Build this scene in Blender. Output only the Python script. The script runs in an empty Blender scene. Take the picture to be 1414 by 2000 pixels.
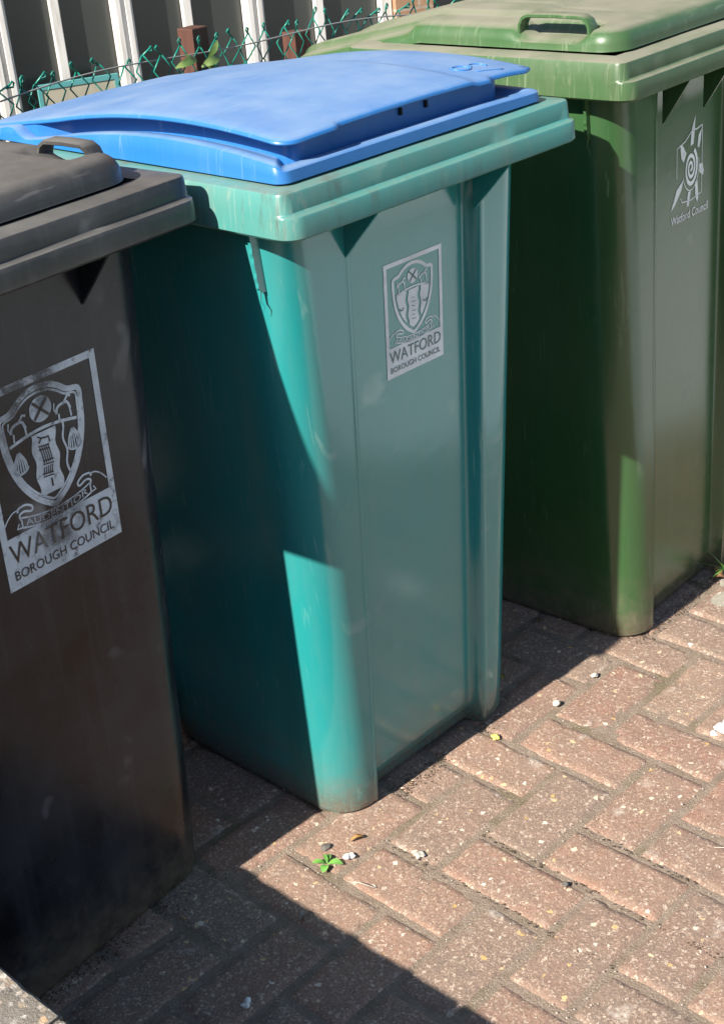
import bpy, bmesh, math, random
from mathutils import Vector, Matrix, noise
random.seed(7)
R = math.radians
S = bpy.context.scene
COL = S.collection

# ------------------------------------------------------------------ camera
Q = [-1.399652, -1.213685, 1.449672, 0.774387, 0.468881, -0.090225, 2.813234]
az, pt, rl = Q[3:6]
fwd = Vector((math.sin(az)*math.cos(pt), math.cos(az)*math.cos(pt), -math.sin(pt)))
rt0 = Vector((math.cos(az), -math.sin(az), 0.0)); up0 = rt0.cross(fwd)
rt = math.cos(rl)*rt0 + math.sin(rl)*up0
up = -math.sin(rl)*rt0 + math.cos(rl)*up0
cam = bpy.data.cameras.new('camera'); camo = bpy.data.objects.new('camera', cam); COL.objects.link(camo)
M = Matrix((rt, up, -fwd)).transposed().to_4x4(); M.translation = Vector(Q[:3])
camo.matrix_world = M
cam.sensor_fit = 'VERTICAL'; cam.sensor_height = 24.0; cam.lens = Q[6]*1000/2000*24.0
cam.clip_start = 0.05; cam.clip_end = 600
S.camera = camo

# ------------------------------------------------------------------ sky + sun
SUN = Vector((1.0, -0.008, -0.765)).normalized()       # the way the light travels
W = bpy.data.worlds.new("World"); S.world = W; W.use_nodes = True
nt = W.node_tree
sky = nt.nodes.new('ShaderNodeTexSky'); sky.sky_type = 'NISHITA'; sky.sun_disc = False
sky.sun_elevation = math.asin(-SUN.z); sky.sun_rotation = math.atan2(-SUN.x, -SUN.y) % (2*math.pi)
sky.dust_density = .6
bg = nt.nodes['Background']; bg.inputs[1].default_value = 0.075
nt.links.new(sky.outputs[0], bg.inputs[0])
sl = bpy.data.lights.new('sun', 'SUN'); sl.energy = 5.0; sl.angle = R(0.53); sl.color = (1.0, 0.93, 0.83)
so = bpy.data.objects.new('sun', sl); COL.objects.link(so)
so.rotation_euler = SUN.to_track_quat('-Z', 'Y').to_euler(); so.location = (-8, 1, 8)
S.view_settings.view_transform = 'Standard'; S.view_settings.look = 'None'
S.view_settings.exposure = 1.05; S.view_settings.gamma = 1.0

# ------------------------------------------------------------------ helpers
def tag(o, label=None, cat=None, group=None, kind=None):
    if label: o['label'] = label
    if cat: o['category'] = cat
    if group: o['group'] = group
    if kind: o['kind'] = kind
    return o
def obj(name, bm, mat, parent=None, smooth=True, loc=None):
    me = bpy.data.meshes.new(name); bm.normal_update(); bm.to_mesh(me); bm.free()
    if smooth:
        for p in me.polygons: p.use_smooth = True
    o = bpy.data.objects.new(name, me); COL.objects.link(o)
    for m in (mat if isinstance(mat, (list, tuple)) else [mat]): me.materials.append(m)
    if parent: o.parent = parent
    if loc: o.location = loc
    return o
def empty(name, loc=(0, 0, 0), rz=0.0):
    o = bpy.data.objects.new(name, None); COL.objects.link(o); o.location = loc; o.rotation_euler = (0, 0, rz); o.empty_display_size = .1
    return o
def autosmooth(o, ang=35):
    me = o.data
    for p in me.polygons: p.use_smooth = True
    bm = bmesh.new(); bm.from_mesh(me)
    for e in bm.edges:
        if len(e.link_faces) == 2 and e.calc_face_angle(0) > R(ang): e.smooth = False
    bm.to_mesh(me); bm.free()
    return o
def box(bm, x0, x1, y0, y1, z0, z1, bev=0.0, mi=0):
    vs = [bm.verts.new((x, y, z)) for z in (z0, z1) for y in (y0, y1) for x in (x0, x1)]
    fs = [bm.faces.new([vs[i] for i in f]) for f in ((0, 2, 3, 1), (4, 5, 7, 6), (0, 1, 5, 4), (2, 6, 7, 3), (0, 4, 6, 2), (1, 3, 7, 5))]
    for f in fs: f.material_index = mi
    if bev > 0:
        es = list({e for f in fs for e in f.edges})
        bmesh.ops.bevel(bm, geom=es, offset=bev, segments=2, affect='EDGES', profile=.6)
def tube(bm, pts, r, n=6, cap=True):
    pts = [Vector(p) for p in pts]; rings = []
    prev = None
    for i, p in enumerate(pts):
        d = (pts[min(i+1, len(pts)-1)] - pts[max(i-1, 0)])
        if d.length < 1e-9: d = Vector((0, 0, 1))
        d.normalize()
        if prev is None:
            a = d.orthogonal().normalized()
        else:
            a = (prev - d*prev.dot(d))
            a = a.normalized() if a.length > 1e-6 else d.orthogonal().normalized()
        prev = a; b = d.cross(a)
        rr = r[i] if isinstance(r, (list, tuple)) else r
        rings.append([bm.verts.new(p + rr*(math.cos(t)*a + math.sin(t)*b)) for t in [2*math.pi*k/n for k in range(n)]])
    for i in range(len(rings)-1):
        for k in range(n):
            bm.faces.new((rings[i][k], rings[i][(k+1) % n], rings[i+1][(k+1) % n], rings[i+1][k]))
    if cap:
        bm.faces.new(rings[0][::-1]); bm.faces.new(rings[-1])
def loft(bm, rings, close_first=False, close_last=False):
    vr = [[bm.verts.new(p) for p in r] for r in rings]; n = len(vr[0])
    for i in range(len(vr)-1):
        for k in range(n):
            try: bm.faces.new((vr[i][k], vr[i][(k+1) % n], vr[i+1][(k+1) % n], vr[i+1][k]))
            except ValueError: pass
    if close_first: bm.faces.new(vr[0][::-1])
    if close_last: bm.faces.new(vr[-1])
    return vr
def lerp(a, b, t): return a + (b-a)*t
def sstep(a, b, x):
    t = min(1, max(0, (x-a)/(b-a))); return t*t*(3-2*t)

# ------------------------------------------------------------------ materials
class N:
    def __init__(self, name):
        self.m = bpy.data.materials.new(name); self.m.use_nodes = True; self.t = self.m.node_tree
        self.b = self.t.nodes['Principled BSDF']; self.tc = None
    def n(self, typ, **kw):
        x = self.t.nodes.new(typ)
        for k, v in kw.items():
            if k.startswith('i_'):
                key = k[2:]; key = int(key) if key.isdigit() else key.replace('_', ' ')
                x.inputs[key].default_value = v
            else: setattr(x, k, v)
        return x
    def l(self, a, b): self.t.links.new(a, b)
    def co(self, scale=(1, 1, 1), gen='Object'):
        if not self.tc: self.tc = self.n('ShaderNodeTexCoord')
        mp = self.n('ShaderNodeMapping'); mp.inputs['Scale'].default_value = scale
        self.l(self.tc.outputs[gen], mp.inputs[0]); return mp.outputs[0]
    def noise(self, scale, det=4, rough=.55, co=None, lo=.4, hi=.6, dist=0):
        x = self.n('ShaderNodeTexNoise'); x.inputs['Scale'].default_value = scale; x.inputs['Detail'].default_value = det
        x.inputs['Roughness'].default_value = rough; x.inputs['Distortion'].default_value = dist
        self.l(co if co else self.co(), x.inputs['Vector'])
        mr = self.n('ShaderNodeMapRange'); mr.inputs[1].default_value = lo; mr.inputs[2].default_value = hi
        self.l(x.outputs[0], mr.inputs[0]); return mr.outputs[0]
    def mix(self, fac, a, b, mode='MIX'):
        x = self.n('ShaderNodeMix', data_type='RGBA', blend_type=mode)
        for s, v in ((0, fac), (6, a), (7, b)):
            if isinstance(v, (int, float)): x.inputs[s].default_value = v
            elif isinstance(v, (tuple, list)): x.inputs[s].default_value = (*v, 1) if len(v) == 3 else v
            else: self.l(v, x.inputs[s])
        return x.outputs[2]
    def math(self, op, a, b=0.0, clamp=False):
        x = self.n('ShaderNodeMath', operation=op); x.use_clamp = clamp
        for s, v in ((0, a), (1, b)):
            if isinstance(v, (int, float)): x.inputs[s].default_value = v
            else: self.l(v, x.inputs[s])
        return x.outputs[0]
    def bump(self, h, strength=.3, dist=.002):
        x = self.n('ShaderNodeBump'); x.inputs['Strength'].default_value = strength; x.inputs['Distance'].default_value = dist
        self.l(h, x.inputs['Height']); self.l(x.outputs[0], self.b.inputs['Normal']); return x
    def set(self, **kw):
        for k, v in kw.items():
            s = self.b.inputs[k.replace('_', ' ')]
            if isinstance(v, (int, float)): s.default_value = v
            elif isinstance(v, (tuple, list)): s.default_value = (*v, 1) if len(v) == 3 else v
            else: self.l(v, s)
        return self.m

def plastic(name, col, dust, dustamt=.5, rough=.42, scuff=(.5, .5, .5), scuffamt=.35, topdust=0.0, foot=False, sheen=.5, stain=0.0, tdr=(.25, .7)):
    """moulded bin plastic: slightly uneven pigment, dusty film, rain streaks, fine scratches, soil at the foot"""
    a = N(name)
    big = a.noise(3.2, 5, .6, lo=.35, hi=.7)
    c = a.mix(a.math('MULTIPLY', big, dustamt), col, dust)
    streak = a.noise(1.0, 4, .6, co=a.co((38, 38, 2.2)), lo=.52, hi=.75)
    c = a.mix(a.math('MULTIPLY', streak, dustamt*.6), c, dust)
    # scratches: stretched, thin, tilted
    mp = a.n('ShaderNodeMapping'); mp.inputs['Rotation'].default_value = (.5, .9, .35); mp.inputs['Scale'].default_value = (9, 160, 14)
    a.l(a.tc.outputs['Object'], mp.inputs[0])
    sc = a.noise(1.0, 2, .5, co=mp.outputs[0], lo=.63, hi=.70)
    gate = a.noise(5.0, 2, .5, lo=.5, hi=.62)
    sc = a.math('MULTIPLY', sc, gate)
    c = a.mix(a.math('MULTIPLY', sc, scuffamt), c, scuff)
    mp2 = a.n('ShaderNodeMapping'); mp2.inputs['Rotation'].default_value = (1.9, .2, 1.1); mp2.inputs['Scale'].default_value = (16, 230, 9)
    a.l(a.tc.outputs['Object'], mp2.inputs[0])
    sc2 = a.math('MULTIPLY', a.noise(1.0, 2, .5, co=mp2.outputs[0], lo=.63, hi=.70), a.noise(3.1, 3, .6, lo=.48, hi=.60))
    c = a.mix(a.math('MULTIPLY', sc2, scuffamt*.8), c, scuff)
    spk = a.math('MULTIPLY', a.noise(120, 4, .8, lo=.70, hi=.78), a.noise(7, 3, .6, lo=.5, hi=.65))
    c = a.mix(a.math('MULTIPLY', spk, scuffamt*.7), c, scuff)
    if stain > 0:
        sn = a.math('MULTIPLY', a.noise(1.0, 5, .7, co=a.co((26, 26, 6)), lo=.52, hi=.66), a.noise(4.5, 3, .6, lo=.42, hi=.6))
        c = a.mix(a.math('MULTIPLY', sn, stain), c, (.085, .065, .05))
        sn2 = a.math('MULTIPLY', a.noise(1.0, 5, .75, co=a.co((70, 70, 16)), lo=.55, hi=.68), a.noise(6, 3, .6, lo=.45, hi=.6))
        c = a.mix(a.math('MULTIPLY', sn2, stain), c, tuple(min(1, x*1.6) for x in dust))
    ro = a.math('ADD', a.math('MULTIPLY', big, .10), rough)
    if topdust > 0:
        g = a.n('ShaderNodeNewGeometry'); sx = a.n('ShaderNodeSeparateXYZ'); a.l(g.outputs['Normal'], sx.inputs[0])
        upn = a.n('ShaderNodeMapRange'); upn.inputs[1].default_value = .75; upn.inputs[2].default_value = .98
        a.l(sx.outputs[2], upn.inputs[0])
        t = a.math('MULTIPLY', upn.outputs[0], a.noise(9, 6, .65, lo=tdr[0], hi=tdr[1]))
        t = a.math('MULTIPLY', t, topdust)
        c = a.mix(t, c, dust); ro = a.math('ADD', ro, a.math('MULTIPLY', t, .3))
    if foot:
        sx2 = a.n('ShaderNodeSeparateXYZ'); a.l(a.tc.outputs['Object'], sx2.inputs[0])
        fr = a.n('ShaderNodeMapRange'); fr.inputs[1].default_value = .060; fr.inputs[2].default_value = .0
        a.l(sx2.outputs[2], fr.inputs[0])
        t = a.math('MULTIPLY', fr.outputs[0], a.noise(170, 5, .8, lo=.38, hi=.50))
        c = a.mix(t, c, (.085, .060, .040))
        fr2 = a.n('ShaderNodeMapRange'); fr2.inputs[1].default_value = .14; fr2.inputs[2].default_value = .0; a.l(sx2.outputs[2], fr2.inputs[0])
        c = a.mix(a.math('MULTIPLY', a.math('MULTIPLY', fr2.outputs[0], .75), a.noise(28, 5, .7, lo=.3, hi=.65)), c, (.17, .14, .105))
    fine = a.noise(420, 3, .6, lo=.2, hi=.8); mid = a.noise(22, 3, .5, lo=.2, hi=.8)
    h = a.math('ADD', a.math('MULTIPLY', fine, .12), a.math('MULTIPLY', mid, .8))
    a.bump(h, .22, .0012)
    return a.set(Base_Color=c, Roughness=ro, Specular_IOR_Level=sheen)

M_teal = plastic('teal_plastic', (.018, .265, .265), (.11, .25, .235), .30, .13, (.36, .55, .50), .35, 0.0, foot=True, sheen=.9)
M_tealrim = plastic('teal_rim_plastic', (.040, .275, .255), (.19, .20, .16), .45, .30, (.42, .5, .42), .4, .6, stain=.6)
M_blue = plastic('blue_lid_plastic', (.012, .145, .43), (.27, .36, .47), .08, .34, (.5, .58, .72), .16, .75, tdr=(.05, .8))
M_blk = plastic('black_plastic', (.0048, .0062, .0092), (.044, .050, .060), .95, .24, (.20, .20, .21), .9, 0.0, foot=True, sheen=.32)
M_blkrim = plastic('black_rim_plastic', (.0125, .0125, .0130), (.130, .126, .118), .65, .32, (.22, .21, .2), .6, .9, stain=.4, tdr=(.15, .6))
M_green = plastic('green_plastic', (.028, .090, .028), (.08, .13, .065), .35, .20, (.26, .36, .22), .28, 0.0, foot=True, sheen=.75)
M_greenlid = plastic('green_lid_plastic', (.030, .098, .027), (.225, .22, .165), .22, .33, (.38, .44, .30), .3, .95, stain=.25, tdr=(.05, .55))
M_dark = N('dark_recess').set(Base_Color=(.008, .008, .009), Roughness=.9)
M_rubber = N('rubber').set(Base_Color=(.02, .02, .02), Roughness=.8)

def leafmat(name, c1, c2):
    a = N(name); c = a.mix(a.noise(30, 3, lo=.35, hi=.65), c1, c2); return a.set(Base_Color=c, Roughness=.45, Subsurface_Weight=0.0)

# ------------------------------------------------------------------ wheelie bin geometry (local: x width, y back, z up, rim front at y=0)
def rrect(x0, x1, y0, y1, rf, rb, n=10, ns=14):
    """rounded rectangle, counter-clockwise from front-left, returns list of (x,y,nx,ny)"""
    out = []
    def arc(cx, cy, r, a0):
        for i in range(n+1):
            a = a0 + (math.pi/2)*i/n
            out.append((cx+r*math.cos(a), cy+r*math.sin(a), math.cos(a), math.sin(a)))
    def seg(p, q, nx, ny):
        for i in range(1, ns):
            out.append((lerp(p[0], q[0], i/ns), lerp(p[1], q[1], i/ns), nx, ny))
    arc(x0+rf, y0+rf, rf, math.pi)
    seg((x0+rf, y0), (x1-rf, y0), 0, -1)
    arc(x1-rf, y0+rf, rf, 1.5*math.pi)
    seg((x1, y0+rf), (x1, y1-rb), 1, 0)
    arc(x1-rb, y1-rb, rb, 0)
    seg((x1-rb, y1), (x0+rb, y1), 0, 1)
    arc(x0+rb, y1-rb, rb, math.pi/2)
    seg((x0, y1-rb), (x0, y0+rf), -1, 0)
    return out

class Spec: pass
def spec(**k):
    s = Spec(); s.zr = .971; s.hr = .057; s.ft = .065; s.fb = .108; s.wt = .25; s.wb = .20; s.rl = .122; s.rr = .140; s.rec = .022; s.ex = .0
    s.wr = .2875; s.rd = .62
    for a, b in k.items(): setattr(s, a, b)
    return s
def front_y(s, z): return lerp(s.fb, s.ft, z/s.zr)      # plane of the columns
def make_body(s, mat, parent):
    bm = bmesh.new(); zs = [0.0, .006, .014, .022, .030, .036, .046, .07] + [.07 + (s.zr+.01-.07)*i/26 for i in range(1, 27)]
    rings = []
    for z in zs:
        t = z/s.zr
        hw = lerp(s.wb, s.wt, t); y0 = front_y(s, z); y1 = lerp(.53, .585, t); rf = lerp(.062, .055, t)
        if z < .006: hw -= .006*(1-z/.006); y0 += .006*(1-z/.006)
        ex = s.ex*(1-t); base = rrect(-hw, hw+ex, y0, y1, rf, .04, 10, 14)
        # resample the front run with denser points for the recess
        fr = []
        xa, xb = -hw+rf, hw+ex-rf
        xs = []
        for e, rib in ((-1, s.rl), (1, s.rr)):
            for d in (-.014, -.0105, -.009, -.006, -.002, .001, .004, .007, .010, .014): xs.append(min(max(e*(rib-d), xa+.0015+(d+.014)*.03), xb-.0015-(d+.014)*.03))
        xs += [i*.02 for i in range(-5, 6)]
        xs = sorted(x for x in xs if xa+.001 < x < xb-.001)
        while len(xs) < 31: xs.append(xs[-1]+(xb-xs[-1])*.1)
        arcn = 11
        pts = []
        for i, (x, y, nx, ny) in enumerate(base):
            if arcn <= i < arcn+13: continue
            if i == arcn+13:
                for x2 in xs[:31]:
                    d = abs(x2); rib = s.rl if x2 < 0 else s.rr; rec = s.rec*sstep(rib+.002, rib-.010, d)
                    rec -= .0012*(s.rec > 0)*math.exp(-((d-rib-.006)/.0028)**2)      # thin raised bead beside the panel
                    if z < .04: rec += (.009 if s.rec > 0 else .0)*(1-sstep(.016, .040, z))*sstep(rib+.001, rib-.006, d)   # panel stops above the ground
                    rec *= sstep(s.zr+.01, s.zr-.01, z)
                    pts.append((x2, y0+rec, z))
            # side recess, shallow
            if abs(nx) > .99 and y0+.1 < y < y1-.06:
                dd = min(y-(y0+.09), (y1-.06)-y); x -= math.copysign(.006*sstep(0, .015, dd)*sstep(.0, .1, z), x)
            pts.append((x, y, z))
        rings.append(pts)
    loft(bm, rings, close_first=True)
    o = obj('body', bm, mat, parent); autosmooth(o, 50); return o

def make_rim(s, mat, parent):
    bm = bmesh.new(); h = s.hr; r0 = .024
    F = [(-.060, 0.004), (-.010, 0.0), (-.003, .0008), (0, .004), (0, h*.47), (-.0015, h*.515), (-.010, h*.545), (-.012, h*.58), (-.0135, h*.93), (-.015, h*.98), (-.018, h), (-.055, h+.001), (-.058, h-.01), (-.058, .0)]
    L = [(-.045, .004), (-.010, .0), (-.003, .0008), (0, .004), (-.0012, h*.47), (-.0014, h*.515), (-.0016, h*.545), (-.0018, h*.58), (-.004, h*.93), (-.0055, h*.98), (-.009, h), (-.050, h+.001), (-.053, h-.01), (-.053, .0)]
    rings = []
    for (fo, fz), (lo, lz) in zip(F, L):
        rr = max(.0012, r0+(fo+lo)/2)
        base = rrect(-s.wr-lo, s.wr+lo, -fo, s.rd+lo, rr, max(.0012, .03+lo), 8, 24)
        r = []
        for (x, y, nx, ny) in base:
            w = sstep(.15, .85, -ny)
            z = lerp(lz, fz, w)
            j = .0008*noise.noise(Vector((x*9, y*9, z*20+s.zr*7)))+.0003*noise.noise(Vector((x*60, y*60, z*60)))
            r.append((x+nx*j, y+ny*j, s.zr+z+j))
        rings.append(r)
    loft(bm, rings)
    o = obj('rim', bm, mat, parent); autosmooth(o, 40); return o

def gussets(s, mat, parent, xs, w=.004):
    for x in xs:
        bm = bmesh.new(); yb = front_y(s, s.zr-.07)+.004
        p = [(.004, s.zr+.003), (yb, s.zr+.003), (yb+.0, s.zr-.072), (yb-.004, s.zr-.068)]
        a = [bm.verts.new((x-w/2, y, z)) for y, z in p]; b = [bm.verts.new((x+w/2, y, z)) for y, z in p]
        bm.faces.new(a); bm.faces.new(b[::-1])
        for i in range(4): bm.faces.new((a[i], b[i], b[(i+1) % 4], a[(i+1) % 4]))
        bmesh.ops.recalc_face_normals(bm, faces=bm.faces)
        obj('gusset', bm, mat, parent, smooth=False)

def side_fin(s, mat, parent, side, y, ln, ragged=True):
    bm = bmesh.new(); n = 14; L = []; Rr = []
    for i in range(n+1):
        z = s.zr+.006 - ln*i/n; hw = lerp(s.wb, s.wt, z/s.zr)
        out = .011*(1-.25*i/n) + (random.uniform(-.0012, .0012) if ragged and i > 3 else 0)
        if i == n: out = .003
        L.append((side*(hw-.004), z)); Rr.append((side*(hw+out), z))
    va = [[bm.verts.new((x, y+e, z)) for x, z in L] for e in (-.0025, .0025)]
    vb = [[bm.verts.new((x, y+e, z)) for x, z in Rr] for e in (-.0025, .0025)]
    for i in range(n):
        bm.faces.new((va[0][i], va[0][i+1], vb[0][i+1], vb[0][i])); bm.faces.new((va[1][i], vb[1][i], vb[1][i+1], va[1][i+1]))
        bm.faces.new((vb[0][i], vb[0][i+1], vb[1][i+1], vb[1][i]))
    hw = lerp(s.wb, s.wt, (s.zr-ln)/s.zr)
    tube(bm, [(side*(hw+.004), y, s.zr-ln+.012), (side*(hw+.006), y, s.zr-ln-.004), (side*(hw+.004), y-.004, s.zr-ln-.012), (side*(hw+.005), y-.002, s.zr-ln-.020)], [.0020, .0014, .0008, .0003], 5)
    bmesh.ops.recalc_face_normals(bm, faces=bm.faces)
    obj('bracket', bm, mat, parent, smooth=False)

def wheels(s, parent):
    bm = bmesh.new(); tube(bm, [(-.235, .60, .10), (.235, .60, .10)], .011, 10); obj('axle', bm, M_dark, parent)
    for sd in (-1, 1):
        bm = bmesh.new(); rs = []
        for o, r in ((-.024, .06), (-.024, .088), (-.018, .098), (.018, .098), (.024, .088), (.024, .06)):
            rs.append([(sd*.232+o, .60+r*math.cos(a), .10+r*math.sin(a)) for a in [2*math.pi*k/32 for k in range(32)]])
        loft(bm, rs, True, True); bmesh.ops.recalc_face_normals(bm, faces=bm.faces)
        w = obj('wheel', bm, M_rubber, parent); autosmooth(w)

def rear_handle(s, mat, parent):
    bm = bmesh.new(); z = s.zr+.006
    tube(bm, [(-.24, s.rd-.02, z), (-.24, s.rd+.07, z), (.24, s.rd+.07, z), (.24, s.rd-.02, z)], .014, 10)
    obj('rear_handle', bm, mat, parent)

def dome_lid(s, mat, parent, hand_side, ya=.100, yb=.228, hz=.051):
    """rounded lid with a stepped raised panel and a strap handle bridging a scoop at the side"""
    bm = bmesh.new(); zt = s.zr+s.hr
    w = .238; y0 = .050; y1 = .74; base = rrect(-w, w, y0, y1, .045, .04, 10, 40)
    cx, cy = 0, .39
    def surf(x, y, z):
        # scoop under the handle
        hx = hand_side*x
        k = sstep(.0, .016, .003+(yb-ya)/2-abs(y-(ya+yb)/2))*sstep(.168, .192, hx)
        z2 = z - .017*k*sstep(zt+.012, zt+.030, z) - .20*max(0, y-.44) - .012*sstep(.44, .452, y)*sstep(.185, .200, abs(x))
        # raised rear panel
        k2 = sstep(0, .02, y-.25)*sstep(0, .02, .62-y)*sstep(0, .012, .165-abs(x))*.6
        # shallow ribs running back
        k3 = math.exp(-((abs(x)-.085)/.005)**2)*sstep(.12, .16, y)
        return z2 + .010*k2 - .0025*k3
    prof = [(0, .004), (-.001, .008), (-.0015, .014), (-.003, .020), (-.007, .027), (-.013, .032), (-.022, .0352), (-.04, .0365)]
    rings = []
    for o, z in prof:
        rings.append([((x+nx*o), (y+ny*o), surf(x+nx*o, y+ny*o, zt+z)) for x, y, nx, ny in base])
    last = [(x+nx*-.04, y+ny*-.04) for x, y, nx, ny in base]
    for t in [i/26 for i in range(1, 26)]:
        r = []
        for x, y in last:
            xx = lerp(x, 0, t); yy = lerp(y, cy if not (y0+.2 < y < y1-.2) else lerp(y, cy, .35), t)
            yy = lerp(y, cy + (y-cy)*.0, t)
            r.append((xx, yy, surf(xx, yy, zt+.0365+.006*math.sin(t*math.pi/2))))
        rings.append(r)
    # underside skirt
    rings.insert(0, [((x+nx*-.008), (y+ny*-.008), surf(x, y, zt+.0035)) for x, y, nx, ny in base])
    loft(bm, rings, close_last=True)
    o = obj('lid', bm, mat, parent); autosmooth(o, 45)
    # strap handle
    bm = bmesh.new(); hx = hand_side*.216; pts = []
    zb, zh = zt+.024, zt+hz
    path = [(ya, zb-.016), (ya, zb), (ya+.001, zh-.014), (ya+.006, zh-.005), (ya+.015, zh), (lerp(ya, yb, .5), zh+.001), (yb-.015, zh), (yb-.006, zh-.005), (yb-.001, zh-.014), (yb, zb), (yb, zb-.016)]
    rs = []
    for i, (y, z) in enumerate(path):
        a = path[max(0, i-1)]; b = path[min(len(path)-1, i+1)]
        d = Vector((0, b[0]-a[0], b[1]-a[1])).normalized(); nrm = Vector((0, -d.z, d.y))
        c = Vector((hx, y, z)); X = Vector((1, 0, 0)); hwid = .012; th = .0032
        rs.append([c+X*u*hwid+nrm*v*th for u, v in ((-1, -.6), (-.8, -1), (.8, -1), (1, -.6), (1, .6), (.8, 1), (-.8, 1), (-1, .6))])
    loft(bm, rs, True, True); bmesh.ops.recalc_face_normals(bm, faces=bm.faces)
    h = obj('lid_handle', bm, mat, o); autosmooth(h, 50)
    return o

# ------------------------------------------------------------------ decals (drawn in unit coordinates, mapped on the front panel)
class Decal:
    def __init__(self, fn): self.fn = fn; self.bm = bmesh.new()
    def poly(self, pts, lift=0.0):
        vs = [self.bm.verts.new(self.fn(u, v, lift)) for u, v in pts]
        try: self.bm.faces.new(vs)
        except ValueError: pass
    def stroke(self, pts, w, lift=0.0, closed=False, taper=None, smooth=False):
        if smooth and len(pts) > 2:
            q = []; m = len(pts)
            for i in range(m if closed else m-1):
                g = lambda k: Vector(pts[k % m] if closed else pts[min(max(k, 0), m-1)])
                p0, p1, p2, p3 = g(i-1), g(i), g(i+1), g(i+2)
                for t in (0, .25, .5, .75): q.append(.5*((2*p1)+(p2-p0)*t+(2*p0-5*p1+4*p2-p3)*t*t+(3*p1-p0-3*p2+p3)*t**3))
            if not closed: q.append(Vector(pts[-1]))
            pts = q; taper = None
        P = [Vector(p) for p in pts]; n = len(P); A = []; B = []
        for i in range(n):
            a = P[(i-1) % n] if (closed or i > 0) else P[i]; b = P[(i+1) % n] if (closed or i < n-1) else P[i]
            d = (b-a); d = d.normalized() if d.length > 1e-9 else Vector((1, 0)); m = Vector((-d.y, d.x))
            ww = w*(taper[i] if taper else 1)/2
            A.append(P[i]+m*ww); B.append(P[i]-m*ww)
        for i in range(n if closed else n-1):
            j = (i+1) % n; self.poly([A[i], A[j], B[j], B[i]], lift)
    def disc(self, c, rx, ry, lift=0.0, n=24):
        self.poly([(c[0]+rx*math.cos(2*math.pi*i/n), c[1]+ry*math.sin(2*math.pi*i/n)) for i in range(n)], lift)
    def text(self, s, cx, base, width, height, lift=0.0, bold=0.0, curve=None):
        cu = bpy.data.curves.new('t', 'FONT'); cu.body = s; cu.size = 1; cu.offset = bold; cu.resolution_u = 3
        to = bpy.data.objects.new('t', cu); COL.objects.link(to)
        dg = bpy.context.evaluated_depsgraph_get(); me = bpy.data.meshes.new_from_object(to.evaluated_get(dg))
        bpy.data.objects.remove(to); bpy.data.curves.remove(cu)
        xs = [v.co.x for v in me.vertices]; ys = [v.co.y for v in me.vertices]
        x0, x1 = min(xs), max(xs); y1 = max(ys)
        sx = width/(x1-x0); sy = height/y1; vm = []
        for v in me.vertices:
            u = cx + (v.co.x-(x0+x1)/2)*sx; w_ = base - v.co.y*sy
            if curve: w_ += curve(u)
            vm.append(self.bm.verts.new(self.fn(u, w_, lift)))
        for p in me.polygons:
            try: self.bm.faces.new([vm[i] for i in p.vertices])
            except ValueError: pass
        bpy.data.meshes.remove(me)
    def done(self, name, mat, parent): return obj(name, self.bm, mat, parent, smooth=False)

def print_mat(name, col, wear_lo, wear_hi, smear=None, scale=60):
    """printed foil: white with parts rubbed away (transparent), optional smeared patch centre/radius"""
    a = N(name); m = a.m
    w = a.noise(scale, 6, .7, lo=wear_lo, hi=wear_hi)           # 1 = gone
    st = a.noise(1.0, 4, .6, co=a.co((260, 260, 24)), lo=wear_lo+.06, hi=wear_hi+.14)
    w = a.math('MAXIMUM', w, a.math('MULTIPLY', st, .6)); w = a.math('MAXIMUM', w, a.math('MULTIPLY', a.noise(6, 4, .7, lo=.45, hi=.8), (.80-wear_lo)*1.2))
    if smear:
        for (c, r, amt) in smear:
            d = a.n('ShaderNodeVectorMath', operation='DISTANCE'); a.l(a.tc.outputs['Object'], d.inputs[0]); d.inputs[1].default_value = c
            mr = a.n('ShaderNodeMapRange'); mr.inputs[1].default_value = r; mr.inputs[2].default_value = r*.45; a.l(d.outputs[1], mr.inputs[0])
            k = a.math('MULTIPLY', mr.outputs[0], a.noise(45, 5, .7, lo=.30, hi=.55))
            w = a.math('MAXIMUM', w, a.math('MULTIPLY', k, amt))
    a.l(a.math('SUBTRACT', 1.0, w, True), a.b.inputs['Alpha'])
    a.set(Base_Color=a.mix(a.noise(25, 4, .6, lo=.35, hi=.7), col, tuple(x*.72 for x in col)), Roughness=.5)
    return m

def shield_pts(k, cx=.485, top=.09, bot=.905):
    """outline, scaled about its centre by k; u right, v down; overall decal is 1 wide and 1.39 tall"""
    half = [(0, .0), (.09, .012), (.17, .05), (.24, .10), (.33, .125), (.335, .22), (.325, .36), (.29, .50), (.23, .63), (.14, .745), (.05, .815), (0, .84)]
    cyc = .40
    R_ = [(cx+x*k, top+cyc+(y-cyc)*k) for x, y in half]
    L_ = [(cx-x*k, top+cyc+(y-cyc)*k) for x, y in half[1:-1]][::-1]
    return R_ + L_

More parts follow.
